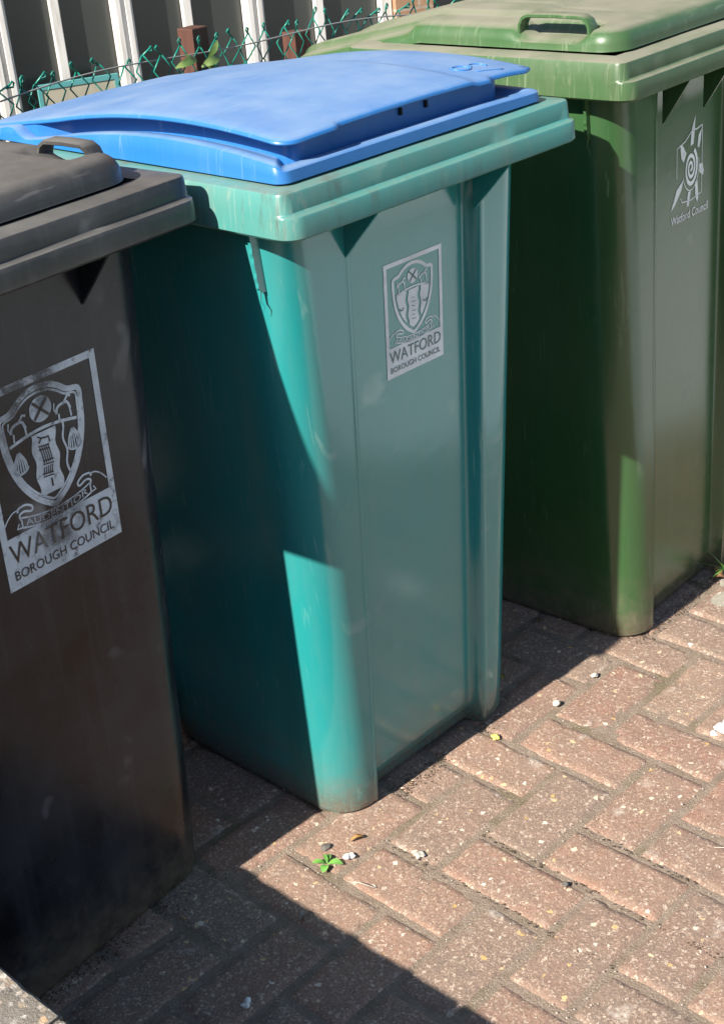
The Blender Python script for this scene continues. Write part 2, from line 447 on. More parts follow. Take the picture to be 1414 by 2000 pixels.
def council_crest(fn, m_white, m_back, parent, worn=False):
    Hh = 1.39; d = Decal(fn)
    t = .052
    d.poly([(0, 0), (1, 0), (1, t), (0, t)]); d.poly([(0, t), (t, t), (t, 1.015), (0, 1.015)]); d.poly([(1-t, t), (1, t), (1, 1.015), (1-t, 1.015)])
    d.poly([(0, 1.015), (1, 1.015), (1, Hh), (0, Hh)])
    d.stroke(shield_pts(1.0), .040, 0, True, smooth=True)
    if worn: d.stroke(shield_pts(.91), .016, 0, True, smooth=True)
    # chief / field divider
    wv = lambda v, k=.010: k*math.sin(v*34)
    c = .485
    div = lambda u: .42 - .045*math.cos((u-c)*5)
    if not worn:
        inner = shield_pts(.865)
        # fill of the lower field between wavy dark lines
        def halfw(v):                                    # half width of the inner shield at height v
            best = 0
            for i in range(len(inner)//2+1):
                a, b = inner[i], inner[min(i+1, len(inner)-1)]
                if a[0] < c-1e-6: break
                if min(a[1], b[1]) <= v <= max(a[1], b[1]) and abs(a[1]-b[1]) > 1e-6:
                    best = max(best, lerp(a[0], b[0], (v-a[1])/(b[1]-a[1]))-c)
            return best
        vs = [.40+(.868-.40)*i/22 for i in range(23)]
        for l0, l1 in (((-9, -.128)), ((-.085, .085)), ((.128, 9))):
            for i in range(22):
                q = []
                for v in (vs[i], vs[i+1]):
                    hw = halfw(v); a = max(l0, -hw); b = min(l1, hw)
                    a = a+(wv(v) if a > -hw+1e-6 else 0); b = b+(wv(v) if b < hw-1e-6 else 0)
                    vv = max(v, div(c+a)) if v < .41 else v
                    q.append((c+a, c+b, v))
                if q[0][1]-q[0][0] > .004 or q[1][1]-q[1][0] > .004:
                    if q[0][1] < q[0][0] or q[1][1] < q[1][0]: continue
                    d.poly([(q[0][0], q[0][2]), (q[0][1], q[0][2]), (q[1][1], q[1][2]), (q[1][0], q[1][2])])
    d.stroke([(u, div(u)) for u in [c-.285+.57*i/16 for i in range(17)]], .022)
    # roundel with a saltire
    d.disc((c+.005, .245), .092, .088)
    # two small beasts in the chief, as simple strokes
    for sx in (-1, 1):
        bx = c+sx*.19
        o = [(bx-.065, .33), (bx-.045, .285), (bx+.03, .275), (bx+.055, .33)]
        d.stroke(o, .020, smooth=True); d.stroke([(bx-.045, .335), (bx-.05, .39)], .014); d.stroke([(bx+.05, .325), (bx+.055, .385)], .014)
        d.stroke([(bx+.0, .28), (bx+.045, .235), (bx+.07, .245)], .018)
        d.stroke([(bx-.065, .33), (bx-.08, .29), (bx-.07, .25)], .010)
    if worn:
        # open field: pale in the middle with a bound bundle, one wavy line, two shells
        vs = [.40+.44*i/18 for i in range(19)]
        for i in range(18):
            a, b = vs[i], vs[i+1]
            d.poly([(c-.11+wv(a), a), (c+.09+wv(a), a), (c+.09+wv(b), b), (c-.11+wv(b), b)])
        d.stroke([(c+.155+wv(v), v) for v in vs[:16]], .016)
        for sx in (-1, 1):
            bx = c+sx*.225 + (.0 if sx < 0 else .01); by = .545
            for k in range(-3, 4):
                an = k*.22; e = (bx+.062*math.sin(an*1.6), by+.060+.010*math.cos(an*3))
                d.stroke([(bx+.012*math.sin(an), by-.075), ((bx+e[0])/2+.006*k, by-.01), e], .011, smooth=True)
            d.stroke([(bx+.060*math.sin(k*.36), by+.035+.040*math.cos(k*.36)) for k in range(-4, 5)], .016)
    # motto scroll
    arc = lambda u: -.55*(u-.5)**2*0 + .0
    sc_t = [(u, .945+.050*(1-((u-.49)/.30)**2)-.035) for u in [.19+.60*i/16 for i in range(17)]]
    sc_b = [(u, v+.072) for u, v in sc_t]
    d.stroke(sc_t, .012); d.stroke(sc_b, .014)
    d.stroke([sc_t[0], sc_b[0]], .012); d.stroke([sc_t[-1], sc_b[-1]], .012)
    for sx in (-1, 1):
        m = lambda x, y: (.49+sx*x, y)
        d.stroke([m(.30, .93), m(.31, .89), m(.27, .875), m(.21, .895), m(.20, .865), m(.25, .835), m(.31, .84), m(.32, .865)], .016, smooth=True)
        d.stroke([m(.31, .845), m(.36, .85), m(.41, .885), m(.45, .935)], .010, smooth=True)
        d.stroke([m(.30, .98), m(.345, .975), m(.325, .945)], .012)
    g = d.done('crest_print', m_white, parent)
    LF = .0006
    k = Decal(fn); k.text('WATFORD', .5, 1.205, .90, .145, LF); k.done('town_lettering', m_back, g)
    k = Decal(fn); k.text('BOROUGH COUNCIL', .5, 1.325, .88, .068, LF, bold=.006); k.done('council_lettering', m_back, g)
    k = Decal(fn)
    # details in the bin's own colour over the white
    k.stroke([(c-.055, .185), (c+.065, .305)], .020, LF); k.stroke([(c+.065, .185), (c-.055, .305)], .020, LF)
    if worn:
        for i in range(-2, 3): k.stroke([(c-.01+i*.017+wv(v), v) for v in (.50, .56, .62)], .008, LF)
        for v in (.49, .515, .60, .625, .69, .71): k.stroke([(c-.055+wv(v), v), (c+.035+wv(v), v+.012)], .009, LF)
        for i in range(-2, 3): k.stroke([(c-.01+i*.017+wv(v), v) for v in (.645, .70)], .007, LF)
        k.stroke([(c-.055, .47), (c-.03, .44), (c+.03, .45), (c+.035, .49)], .012, LF); k.stroke([(c-.03, .44), (c-.06, .42)], .010, LF)
        k.stroke([(c, .74), (c, .80)], .014, LF)
    else:
        for v in (.50, .55, .60, .66, .71, .76): k.stroke([(c-.03+.01*math.sin(v*90), v), (c+.03+.012*math.sin(v*60), v+.012)], .008, LF)
        for sx in (-1, 1):
            k.stroke([(c+sx*.205+.032*math.sin(a*.5), .575+.035*math.cos(a*.5)) for a in range(-3, 4)], .014, LF)
    k.done('emblem_lines', m_back, g)
    d2 = Decal(fn)
    cv = lambda u: .050*(1-((u-.49)/.30)**2)
    d2.text('AUDENTIOR', .49, .966, .54, .046, 0.0, bold=.004, curve=cv)
    d2.done('motto_lettering', m_white, g)
    return g

def panel_map(s, x0, ztop, w, wv=None):
    """unit decal coords -> the recessed front panel (u right, v down, both in units of the width w)"""
    def fn(u, v, lift):
        z = ztop - v*(wv or w)
        return (x0+u*w, front_y(s, z)+s.rec-.0007-lift, z)
    return fn

# ================================================================== SETTING
# ground of red-brown block paving laid in 90 degree herringbone
GX, GY, GYAW, U = .0178, -.1693, -.0041, .105
def gpos(a, b, z=0):
    x, y = -b*U, -a*U
    return Vector((GX+math.cos(GYAW)*x-math.sin(GYAW)*y, GY+math.sin(GYAW)*x+math.cos(GYAW)*y, z))

def brick_material():
    a = N('block_paving'); m = a.m
    at = a.n('ShaderNodeAttribute', attribute_name='tint'); sep = a.n('ShaderNodeSeparateColor'); a.l(at.outputs['Color'], sep.inputs[0])
    c = a.mix(sep.outputs[0], (.325, .178, .130), (.238, .190, .152))
    c = a.mix(a.math('MULTIPLY', sep.outputs[1], .55), c, (.40, .245, .17))
    c = a.mix(a.math('MULTIPLY', a.noise(16, 5, .65, lo=.35, hi=.7), .6), c, (.225, .185, .150))      # grime clouds
    c = a.mix(a.math('MULTIPLY', a.noise(55, 4, .7, lo=.45, hi=.7), .45), c, (.36, .26, .19))
    c = a.mix(a.math('MULTIPLY', a.noise(260, 5, .8, lo=.46, hi=.62), .55), c, (.115, .085, .065))
    def specks(scale, thr, colr, seed, amt=1.0, gate=None):
        mp = a.n('ShaderNodeMapping'); mp.inputs['Location'].default_value = (seed, seed*.7, 0); mp.inputs['Scale'].default_value = (1, 1, .3)
        a.l(a.tc.outputs['Object'], mp.inputs[0])
        nz = a.n('ShaderNodeTexNoise'); nz.inputs['Scale'].default_value = scale*.9; a.l(mp.outputs[0], nz.inputs['Vector'])
        ad = a.n('ShaderNodeMix', data_type='VECTOR'); ad.inputs[0].default_value = .010
        a.l(mp.outputs[0], ad.inputs[4]); a.l(nz.outputs[1], ad.inputs[5])
        v = a.n('ShaderNodeTexVoronoi'); v.inputs['Scale'].default_value = scale; a.l(ad.outputs[1], v.inputs['Vector'])
        sc = a.n('ShaderNodeSeparateColor'); a.l(v.outputs['Color'], sc.inputs[0])
        # radius varies per cell
        rad = a.math('MULTIPLY', a.math('SUBTRACT', sc.outputs[0], thr), .75/(1-thr))
        k = a.math('MULTIPLY', a.math('SUBTRACT', rad, v.outputs['Distance']), 9, True)
        return a.math('MULTIPLY', k, amt), sc
    k1, s1 = specks(330, .45, None, 0.0, .62)
    c = a.mix(k1, c, a.mix(s1.outputs[1], (.72, .54, .41), (.44, .30, .22)))
    k2, s2 = specks(230, .74, None, 3.1, .65)
    c = a.mix(k2, c, a.mix(s2.outputs[2], (.68, .56, .44), (.40, .33, .27)))
    k3, s3 = specks(135, .955, None, 7.7, .85)
    c = a.mix(k3, c, a.mix(s3.outputs[1], (.82, .76, .66), (.62, .38, .12)))
    # pale lichen / mortar blotches
    bl = a.math('MULTIPLY', a.noise(13, 3, .5, lo=.64, hi=.72), a.noise(150, 4, .7, lo=.35, hi=.6))
    c = a.mix(a.math('MULTIPLY', bl, .75), c, (.58, .52, .45))
    # bare mortar tint channel
    c = a.mix(sep.outputs[2], c, a.mix(a.noise(90, 5, .7, lo=.3, hi=.7), (.20, .18, .15), (.33, .30, .25)))
    h = a.math('ADD', a.math('MULTIPLY', a.noise(150, 5, .7, lo=.2, hi=.8), .8), a.math('MULTIPLY', k1, .35))
    h = a.math('ADD', h, a.math('MULTIPLY', a.noise(30, 3, .6, lo=.2, hi=.8), .8))
    a.bump(h, .75, .0022)
    return a.set(Base_Color=c, Roughness=.85, Specular_IOR_Level=.3)

def joint_material():
    a = N('joint_sand')
    c = a.mix(a.noise(45, 5, .7, lo=.35, hi=.65), (.215, .165, .125), (.300, .235, .185))
    c = a.mix(a.math('MULTIPLY', a.noise(7, 4, .6, lo=.54, hi=.66), .6), c, (.14, .12, .06))   # moss
    c = a.mix(a.noise(420, 2, .5, lo=.62, hi=.68), c, (.45, .38, .30))
    a.bump(a.noise(260, 4, .7, lo=.2, hi=.8), .8, .003)
    return a.set(Base_Color=c, Roughness=.95, Specular_IOR_Level=.2)

def build_paving():
    bm = bmesh.new(); col = bm.loops.layers.float_color.new('tint')
    rnd = random.Random(3)
    def brick(a0, b0, la, lb):
        c = gpos(a0+la/2, b0+lb/2)
        if not (-2.2 < c.x < 3.2 and -3.0 < c.y < 1.0): return
        near = (-1.1 < c.x < 1.3 and -1.0 < c.y < .9)
        per = 12 if near else 3
        na, nb = la*per, lb*per; g = .012+rnd.uniform(-.004, .008)
        tilt = (rnd.uniform(-1, 1)*.016, rnd.uniform(-1, 1)*.016); hz = rnd.uniform(-.0010, .0008)
        tv = (rnd.choice((.1, .25, .4, .5, .65, .8)), rnd.random()**3, 0.0)
        rows = []
        rot = rnd.uniform(-.008, .008)
        for i in range(na+1):
            row = []
            for j in range(nb+1):
                a = a0+la*i/na; b = b0+lb*j/nb
                da = min(i, na-i)*la/na/la*la; db = min(j, nb-j)*lb/nb/lb*lb
                e = min(da, db)*U                                       # metres to edge
                # pull edges in by the joint
                aa = a0+g+(la-2*g)*i/na; bb = b0+g+(lb-2*g)*j/nb
                aa += rot*(bb-b0-lb/2); bb -= rot*(aa-a0-la/2)
                P = gpos(aa, bb)
                q = Vector((P.x*60, P.y*60, c.x*13))
                if e < .001:
                    n1 = noise.noise(q*.7)*.0016+noise.noise(q*3.1)*.0012
                    n2 = noise.noise(q*.7+Vector((9, 9, 9)))*.0016+noise.noise(q*3.1+Vector((5, 2, 1)))*.0012
                    P.x += n1; P.y += n2
                    z = -.0085
                elif e < .022 and noise.noise(q*.35+Vector((3, 3, 3))) > .30:
                    z = -.0024+noise.noise(q)*.0010
                elif e < .010:
                    z = -.0006+noise.noise(q)*.0006
                else: z = 0
                z += hz + tilt[0]*(a-a0-la/2)*U + tilt[1]*(b-b0-lb/2)*U
                z += .0010*noise.noise(Vector((P.x*22, P.y*22, 0)))+.0005*noise.noise(Vector((P.x*120, P.y*120, 4)))
                P.z = min(z, .0022)
                row.append(bm.verts.new(P))
            rows.append(row)
        for i in range(na):
            for j in range(nb):
                f = bm.faces.new((rows[i][j], rows[i][j+1], rows[i+1][j+1], rows[i+1][j]))
                for l in f.loops: l[col] = (*tv, 1)
    for i in range(-40, 60):
        for j in range(-20, 20):
            a0, b0 = -i+4*j, i
            if abs(a0) > 40 or abs(b0) > 40: continue
            brick(a0, b0, 2, 1); brick(a0+1, b0+1, 1, 2)
    for f in bm.faces:
        if f.normal.z < 0: f.normal_flip()
    bmesh.ops.recalc_face_normals(bm, faces=bm.faces)
    o = obj('pavement', bm, brick_material()); tag(o, kind='structure')
    # make sure faces look up
    me = o.data
    if sum(p.normal.z for p in list(me.polygons)[:50]) < 0: me.flip_normals()
    return o
build_paving()
MJ = joint_material()
def joint_sheet():
    bm = bmesh.new(); n = 190; x0, x1, y0, y1 = -1.25, 1.4, -1.15, 1.1
    g = [[None]*(n+1) for _ in range(n+1)]
    for i in range(n+1):
        for j in range(n+1):
            x = lerp(x0, x1, i/n); y = lerp(y0, y1, j/n)
            z = -.0034+.0014*noise.noise(Vector((x*14, y*14, 2)))+.0010*noise.noise(Vector((x*70, y*70, 2)))
            if i in (0, n) or j in (0, n): z = -.012
            g[i][j] = bm.verts.new((x, y, z))
    for i in range(n):
        for j in range(n): bm.faces.new((g[i][j], g[i+1][j], g[i+1][j+1], g[i][j+1]))
    tag(obj('joint_sand', bm, MJ), kind='structure')
joint_sheet()
bm = bmesh.new(); v = [bm.verts.new((x, y, -.010)) for x, y in ((-300, -300), (300, -300), (300, 300), (-300, 300))]; bm.faces.new(v)
tag(obj('ground', bm, MJ), kind='structure')

a = N('added_path_concrete'); c = a.mix(a.noise(9, 5, .65, lo=.3, hi=.7), (.60, .62, .62), (.50, .52, .52)); c = a.mix(a.noise(180, 3, .6, lo=.6, hi=.7), c, (.25, .22, .18)); a.bump(a.noise(120, 5, .7, lo=.2, hi=.8), .5, .002)
M_addpath = a.set(Base_Color=c, Roughness=.85)
bm = bmesh.new(); kp = [(.55, -3.4), (.58, -1.6), (.62, -.95), (.74, -.62), (1.4, -.31), (2.6, .12), (5.0, .8)]; ed = []; fr_ = []
for (xa, ya), (xb, yb) in zip(kp, kp[1:]):
    for t in [i/12 for i in range(12)]:
        x = lerp(xa, xb, t); y = lerp(ya, yb, t); x += .010*noise.noise(Vector((x*9, y*9, 1))); y += .010*noise.noise(Vector((x*9, y*9, 7)))
        ed.append((bm.verts.new((x, y, -.004)), bm.verts.new((x+.004, y-.003, .0042)), bm.verts.new((x+1.5, y-1.4, .0045)))); fr_.append((x+1.5, y-1.4))
for i in range(len(ed)-1):
    for j in range(2): bm.faces.new((ed[i][j], ed[i+1][j], ed[i+1][j+1], ed[i][j+1]))
bmesh.ops.recalc_face_normals(bm, faces=bm.faces)
tag(obj('added_pale_path', bm, M_addpath, smooth=False), kind='structure')  # unseen pale strip, added and shaped to give the bin fronts bright reflections
M_addlawn = leafmat('added_lawn_grass', (.035, .060, .018), (.055, .085, .028))
bm = bmesh.new(); lw = [(bm.verts.new((x-.01, y+.01, .0035)), bm.verts.new((x+14, y-14, .0038))) for x, y in fr_]
for i in range(len(lw)-1): bm.faces.new((lw[i][0], lw[i][1], lw[i+1][1], lw[i+1][0]))
bmesh.ops.recalc_face_normals(bm, faces=bm.faces)
tag(obj('added_lawn', bm, M_addlawn, smooth=False), kind='structure')  # unseen dark ground, added so the bright reflection stops past the pale strip
a = N('mortar_patch'); M_mp = a.set(Base_Color=a.mix(a.noise(70, 5, .7, lo=.35, hi=.65), (.36, .33, .27), (.24, .22, .18)), Roughness=.95)
bm = bmesh.new(); cv = bm.verts.new((.785, -.035, .0040)); rr_ = []
for i in range(36):
    t = 2*math.pi*i/36; r = .075*(1+.35*noise.noise(Vector((math.cos(t)*1.5, math.sin(t)*1.5, 3)))+.12*noise.noise(Vector((math.cos(t)*7, math.sin(t)*7, 3))))
    rr_.append(bm.verts.new((.785+r*math.cos(t)*1.15, -.035+r*math.sin(t), .0006)))
for i in range(36): bm.faces.new((cv, rr_[i], rr_[(i+1) % 36]))
tag(obj('mortar_patch', bm, M_mp), kind='structure')
# ================================================================== BINS
def bin_root(name, loc, rz, label):
    r = empty(name, loc, rz); tag(r, label, 'wheelie bin'); return r

# ---- teal bin
st = spec(fb=.112, ft=.068, ex=.026)
teal = bin_root('wheelie_bin', (0, 0, 0), 0, 'teal wheelie bin with a bright blue lid, standing between two other bins')
make_body(st, M_teal, teal); make_rim(st, M_tealrim, teal); gussets(st, M_teal, teal, (-.13, .135))
side_fin(st, M_teal, teal, -1, .108, .092); wheels(st, teal); rear_handle(st, M_teal, teal)
m_wht = print_mat('white_print', (.86, .93, .97), .66, .80)
m_tl = plastic('teal_lettering', (.06, .16, .15), (.16, .23, .19), .4, .4)
council_crest(panel_map(st, -.039, .862, .121), m_wht, m_tl, teal)

def plat(y):       # height of the blue plateau's edge above the rim, along its depth
    return .0600-.34*(y-.25)**2 if y < .5 else .03875-.135*(y-.5)
def blue_lid(s, parent):
    zt = s.zr+s.hr; bm = bmesh.new()
    prof = [(-.010, .002, 0, 0), (-.001, .002, 0, 0), (0, .004, 0, 0), (-.001, .5, 1, 0), (-.0025, .90, 1, 0), (-.0055, 1.0, 1, 0), (-.014, 1.03, 1, 0), (-.024, 1.04, 1, .1), (-.036, 1.0, 1, .8), (-.042, 1.0, 1, 1), (-.060, 1.0, 1, 1), (-.10, 1.0, 1, 1)]
    rings = []
    for o, z, k, gr in prof:
        base = rrect(-.260-o, .252+o, .036-o, .73+o, max(.011, .018+o), max(.008, .03+o), 6, 60)
        r = []
        for x, y, nx, ny in base:
            fr = sstep(.35, .95, -ny)
            if k == 0: zz = z
            else:
                right = sstep(.10, .25, x)
                top = lerp(plat(y)-.022, .0190, fr)
                top = lerp(top, .016, right*.8)
                back = sstep(.555, .60, y)
                top = lerp(top, plat(y)-.002, back)
                zz = top*z
                if gr: zz = lerp(zz, top-.010, gr*(1-back))
                zz = min(zz, plat(y)-.0015)
            r.append((x, y, zt+max(zz, .003)))
        rings.append(r)
    loft(bm, rings, close_last=True)
    lid = obj('lid', bm, M_blue, parent); autosmooth(lid, 45)
    # plateau: curved slab with an overhanging lip
    def ztop(x, y):
        z = zt+plat(y)
        z += .006*(1-(x/.25)**2)
        z -= .0035*sstep(.112, .132, x) + .002*sstep(.20, .26, x)
        return z
    def step(x):
        return .006*sstep(-.150, -.146, x)+.009*sstep(.160, .163, x)
    o0 = []; o1 = []
    A_ = rrect(-.240, .266, .046, .70, .026, .04, 8, 70); B_ = rrect(-.208, .206, .068, .68, .022, .03, 8, 70)
    for (x, y, nx, ny), (x1, y1, _, _) in zip(A_, B_):
        if ny < 0: y += step(x)*min(1, -ny*1.3); y1 += step(x1)*min(1, -ny*1.3)*.6
        back = sstep(.50, .56, y)
        o0.append((x, y, nx, ny)); o1.append((lerp(x1, x-nx*.002, back), lerp(y1, y-ny*.002, back)))
    def wall(dz, absz=None):
        return [(px, py, (ztop(px, py)+dz) if absz is None else zt+absz(px, py)) for px, py in o1]
    bm = bmesh.new(); rings = [wall(0, lambda x, y: max(.004, plat(y)-.040)), wall(-.0055)]
    for ins, dz in ((.001, -.0050), (0, -.0035), (.0005, -.0015), (.002, 0), (.008, .0012), (.016, .002)):
        rings.append([(x-nx*ins, y-ny*ins, ztop(x-nx*ins, y-ny*ins)+dz) for x, y, nx, ny in o0])
    last = [(x-nx*.016, y-ny*.016) for x, y, nx, ny in o0]
    for i in range(1, 40):
        t = i/40; rings.append([(lerp(x, 0.0, t), lerp(y, .30, t), ztop(lerp(x, 0.0, t), lerp(y, .30, t))+.002) for x, y in last])
    loft(bm, rings, close_last=True)
    p = obj('raised_panel', bm, M_blue, lid); autosmooth(p, 40)
    # two small slots in the front wall of the panel
    for sx in (-.010, .040):
        bm = bmesh.new(); box(bm, sx-.0022, sx+.0022, .0680, .0740, ztop(sx, .05)-.020, ztop(sx, .05)-.011); obj('slot', bm, M_dark, p, smooth=False)
    # maker's mark moulded on the right strip: a ring and an arch over a bar
    bm = bmesh.new(); cx, cy = .180, .110; ax = Vector((.95, -.31)); av = Vector((.31, .95))
    def P(u, v): q = Vector((cx, cy))+ax*u+av*v; return (q.x, q.y, ztop(q.x, q.y)+.0022)
    tube(bm, [P(-.014+.014*math.cos(t), .012*math.sin(t)) for t in [2*math.pi*i/20 for i in range(21)]], .0017, 6)
    tube(bm, [P(.016+.013*math.cos(t), .006+.011*math.sin(t)) for t in [-math.pi*.15+2*math.pi*.65*i/16 for i in range(17)]], .0017, 6)
    tube(bm, [P(-.005+.045*i/6, -.024) for i in range(7)], .0010, 5)
    obj('embossed_mark', bm, M_blue, p)
    return lid
blue_lid(st, teal)

# ---- black bin
sb = spec(zr=.989, ft=.065, fb=.095, rec=0.0, ex=.018)
black = bin_root('wheelie_bin', (-.5914, .106, 0), R(5.0), 'black wheelie bin with a large worn crest and a black handled lid')
make_body(sb, M_blk, black); make_rim(sb, M_blkrim, black); gussets(sb, M_blk, black, (-.135, .135))
side_fin(sb, M_blk, black, 1, .12, .13); wheels(sb, black); rear_handle(sb, M_blk, black)
dome_lid(sb, M_blkrim, black, 1, .095, .190, .043)
m_wb = print_mat('worn_print', (.66, .74, .82), .54, .76, smear=[((.045, .08, .668),   .055, .8), ((.03, .075, .865), .075, .9), ((.0, .075, .80), .055, .6)], scale=70)
m_bl = plastic('black_lettering', (.014, .013, .015), (.05, .05, .05), .3, .4)
council_crest(panel_map(sb, -.043, .864, .183), m_wb, m_bl, black, worn=True)

# ---- green bin
sg = spec(zr=.997, ft=.05, fb=.045, wt=.245, wb=.192, rr=.135, rd=.56)
green = bin_root('wheelie_bin', (.6875+.0, .008, 0), R(2.5), 'olive green wheelie bin with a dusty green lid and a white sun symbol')
make_body(sg, M_green, green); make_rim(sg, M_greenlid, green); gussets(sg, M_green, green, (-.10, .03, .16))
side_fin(sg, M_green, green, -1, .10, .075); wheels(sg, green); rear_handle(sg, M_green, green)
dome_lid(sg, M_greenlid, green, -1, .108, .236)
def sun_mark(fn, mat, parent):
    d = Decal(fn)
    # open crown-like outline
    d.stroke([(.14, .66), (.14, .30), (.40, .25), (.62, .15), (.78, .155), (.95, .13)], .016)
    d.stroke([(.95, .13), (.96, .35), (.96, .96), (.60, 1.0), (.32, .98), (.27, .92)], .016)
    c = (.60, .60)
    # spiral disc
    sp = []
    for i in range(70):
        t = i/69; a = -1.1+t*5.0*math.pi; r = lerp(.22, .015, t); sp.append((c[0]+r*math.cos(a)*.95, c[1]+r*math.sin(a)*1.05))
    d.stroke(sp, .048, taper=[lerp(1.15, .8, i/69) for i in range(70)])
    ring = [(c[0]+.262*math.cos(t), c[1]+.275*math.sin(t)) for t in [math.pi*(-.1)+math.pi*1.0*i/20 for i in range(21)]]
    d.stroke(ring, .014)
    # rays
    d.poly([(.57, .33), (.60, .14), (.72, -.02), (.70, .16), (.67, .32)])
    d.poly([(.80, .37), (.83, .24), (.93, .17), (.90, .30), (.86, .40)])
    d.poly([(.24, .26), (.33, .29), (.44, .40), (.36, .50), (.28, .44)])
    d.poly([(.36, .70), (.30, .82), (.10, .97), (-.04, 1.03), (.04, .93), (.14, .80)])
    d.poly([(.52, .885), (.60, .885), (.55, 1.06), (.47, 1.06), (.49, .98)])
    d.poly([(.74, .80), (.82, .79), (.86, 1.00), (.83, 1.07), (.76, .98)])
    d.poly([(.88, .60), (.98, .60), (1.03, .70), (1.0, .76), (.88, .70)])
    d.text('Watford Council', .58, 1.21, 1.22, .105, bold=.014)
    return d.done('sun_symbol_print', mat, parent)
m_ws = print_mat('green_bin_print', (.90, .95, .93), .58, .80)
sun_mark(panel_map(sg, -.038, .908, .102, .138), m_ws, green)

# ================================================================== BEHIND: fence, house front
M_gw = N('green_coated_wire'); M_gw.set(Base_Color=M_gw.mix(M_gw.noise(60, 3, lo=.4, hi=.65), (.008, .22, .16), (.015, .14, .11)), Roughness=.35); M_gw = M_gw.m
M_sw = N('grey_line_wire').set(Base_Color=(.35, .35, .34), Roughness=.5, Metallic=.3)
a = N('stained_wood'); c = a.mix(a.noise(1, 5, .6, co=a.co((60, 60, 5)), lo=.3, hi=.7), (.11, .042, .027), (.05, .022, .016)); a.bump(a.noise(1, 4, .6, co=a.co((120, 120, 8)), lo=.2, hi=.8), .5, .002); M_wood = a.set(Base_Color=c, Roughness=.7)
bm = bmesh.new(); vs = [bm.verts.new((x, y, z)) for x, y, z in ((-3.6, .93, .006), (9, .93, .006), (9, 9, .006), (-3.6, 9, .006))]; bm.faces.new(vs)
a = N('added_bed_soil'); c = a.mix(a.noise(30, 5, .7, lo=.35, hi=.65), (.035, .026, .018), (.065, .05, .035)); a.bump(a.noise(60, 5, .7, lo=.2, hi=.8), 1.0, .01); M_addbed = a.set(Base_Color=c, Roughness=.95)
tag(obj('added_soil_bed', bm, M_addbed, smooth=False), kind='structure')  # dark bed added behind the bins to darken what the teal side reflects
fence = empty('chain_link_fence', (0, 1.0, 0)); tag(fence, 'green plastic coated chain link fence sagging along the wooden stakes behind the bins', 'fence')
bm = bmesh.new(); rf = random.Random(11); pitch = .044
def ftop(x): return 1.016+.024*math.sin((x+.3)*2.3)-.010*x
fj = [(noise.noise(Vector((k*.7, 3, 0)))*.022, noise.noise(Vector((k*.9, 8, 0)))*.022) for k in range(400)]
x = -.75; k = 0
while x < 2.6:
    zt = ftop(x)+fj[k][1]; half = pitch/2; nrow = 20
    for sgn in (-1, 1):
        pts = []
        for r_ in range(nrow+1):
            z = zt-.010-r_*.0265
            xx = x+sgn*(half if r_ % 2 else 0) + noise.noise(Vector((x*5, z*9, 1)))*.022 + fj[k][0]
            yy = noise.noise(Vector((x*4, z*6, 5)))*.020 + sgn*.0015*(1 if r_ % 2 else -1)
            pts.append((xx, yy, z))
        if sgn == 1:
            # knuckle: hooked end above the first crossing
            p0 = Vector(pts[0]); h = rf.uniform(.006, .018); lean = rf.uniform(-.020, .030)
            kn = [p0+Vector((lean, 0, h)), p0+Vector((lean+.004, 0, h+.004)), p0+Vector((lean+.008, .001, h+.001)), p0+Vector((lean+.007, .003, h-.006)), p0+Vector((lean*.6+.002, .002, h*.4))]
            tube(bm, [p0]+kn, .0019, 6)
        tube(bm, pts, .0017, 5)
    x += pitch*rf.uniform(.9, 1.1); k += 1
obj('wire_mesh', bm, M_gw, fence)
bm = bmesh.new()
tube(bm, [(xx, -.004, ftop(xx)-.022+.006*math.sin(xx*9)) for xx in [-.8+i*.05 for i in range(70)]], .0016, 5); obj('line_wire', bm, M_sw, fence)
for px, py, hh, rz in ((.462, .035, 1.052, R(4)), (.735, .035, 1.000, R(-5)), (-.9, .035, 1.03, 0), (2.4, .035, 1.0, 0)):
    bm = bmesh.new(); box(bm, -.021, .021, -.021, .021, 0, hh, .002); o = obj('stake', bm, M_wood, fence, smooth=False, loc=(px, py, 0)); o.rotation_euler.z = rz

# house front with tall glazed screen
FO = Vector((1.932, 4.027, 0)); fa = math.atan2(-.371, .928)
house = empty('house', FO, fa); tag(house, 'house front with tall white framed dark windows and a brick pier behind the fence', 'house')
a = N('white_frame_paint'); c = a.mix(a.noise(1, 4, .6, co=a.co((40, 40, 4)), lo=.45, hi=.75), (.74, .72, .68), (.50, .47, .42)); M_white = a.set(Base_Color=c, Roughness=.45)
a = N('window_glass'); c = a.mix(a.noise(1.2, 3, .5, lo=.35, hi=.65), (.024, .030, .029), (.034, .040, .037)); M_glass = a.set(Base_Color=c, Roughness=.30, Specular_IOR_Level=.9)
def brickwall_mat():
    a = N('house_brick'); t = a.n('ShaderNodeTexBrick'); t.inputs['Scale'].default_value = 1; t.inputs['Brick Width'].default_value = .225; t.inputs['Row Height'].default_value = .075; t.inputs['Mortar Size'].default_value = .006
    t.inputs['Color1'].default_value = (.36, .20, .11, 1); t.inputs['Color2'].default_value = (.42, .25, .14, 1); t.inputs['Mortar'].default_value = (.42, .36, .28, 1)
    s = a.co(); sx = a.n('ShaderNodeSeparateXYZ'); a.l(s, sx.inputs[0]); cb = a.n('ShaderNodeCombineXYZ'); a.l(a.math('ADD', sx.outputs[0], sx.outputs[1]), cb.inputs[0]); a.l(sx.outputs[2], cb.inputs[1]); a.l(cb.outputs[0], t.inputs['Vector'])
    c = a.mix(a.math('MULTIPLY', a.noise(40, 4, lo=.3, hi=.7), .4), t.outputs[0], (.25, .15, .1)); a.bump(t.outputs['Fac'], -.5, .004)
    return a.set(Base_Color=c, Roughness=.85)
M_brk = brickwall_mat()
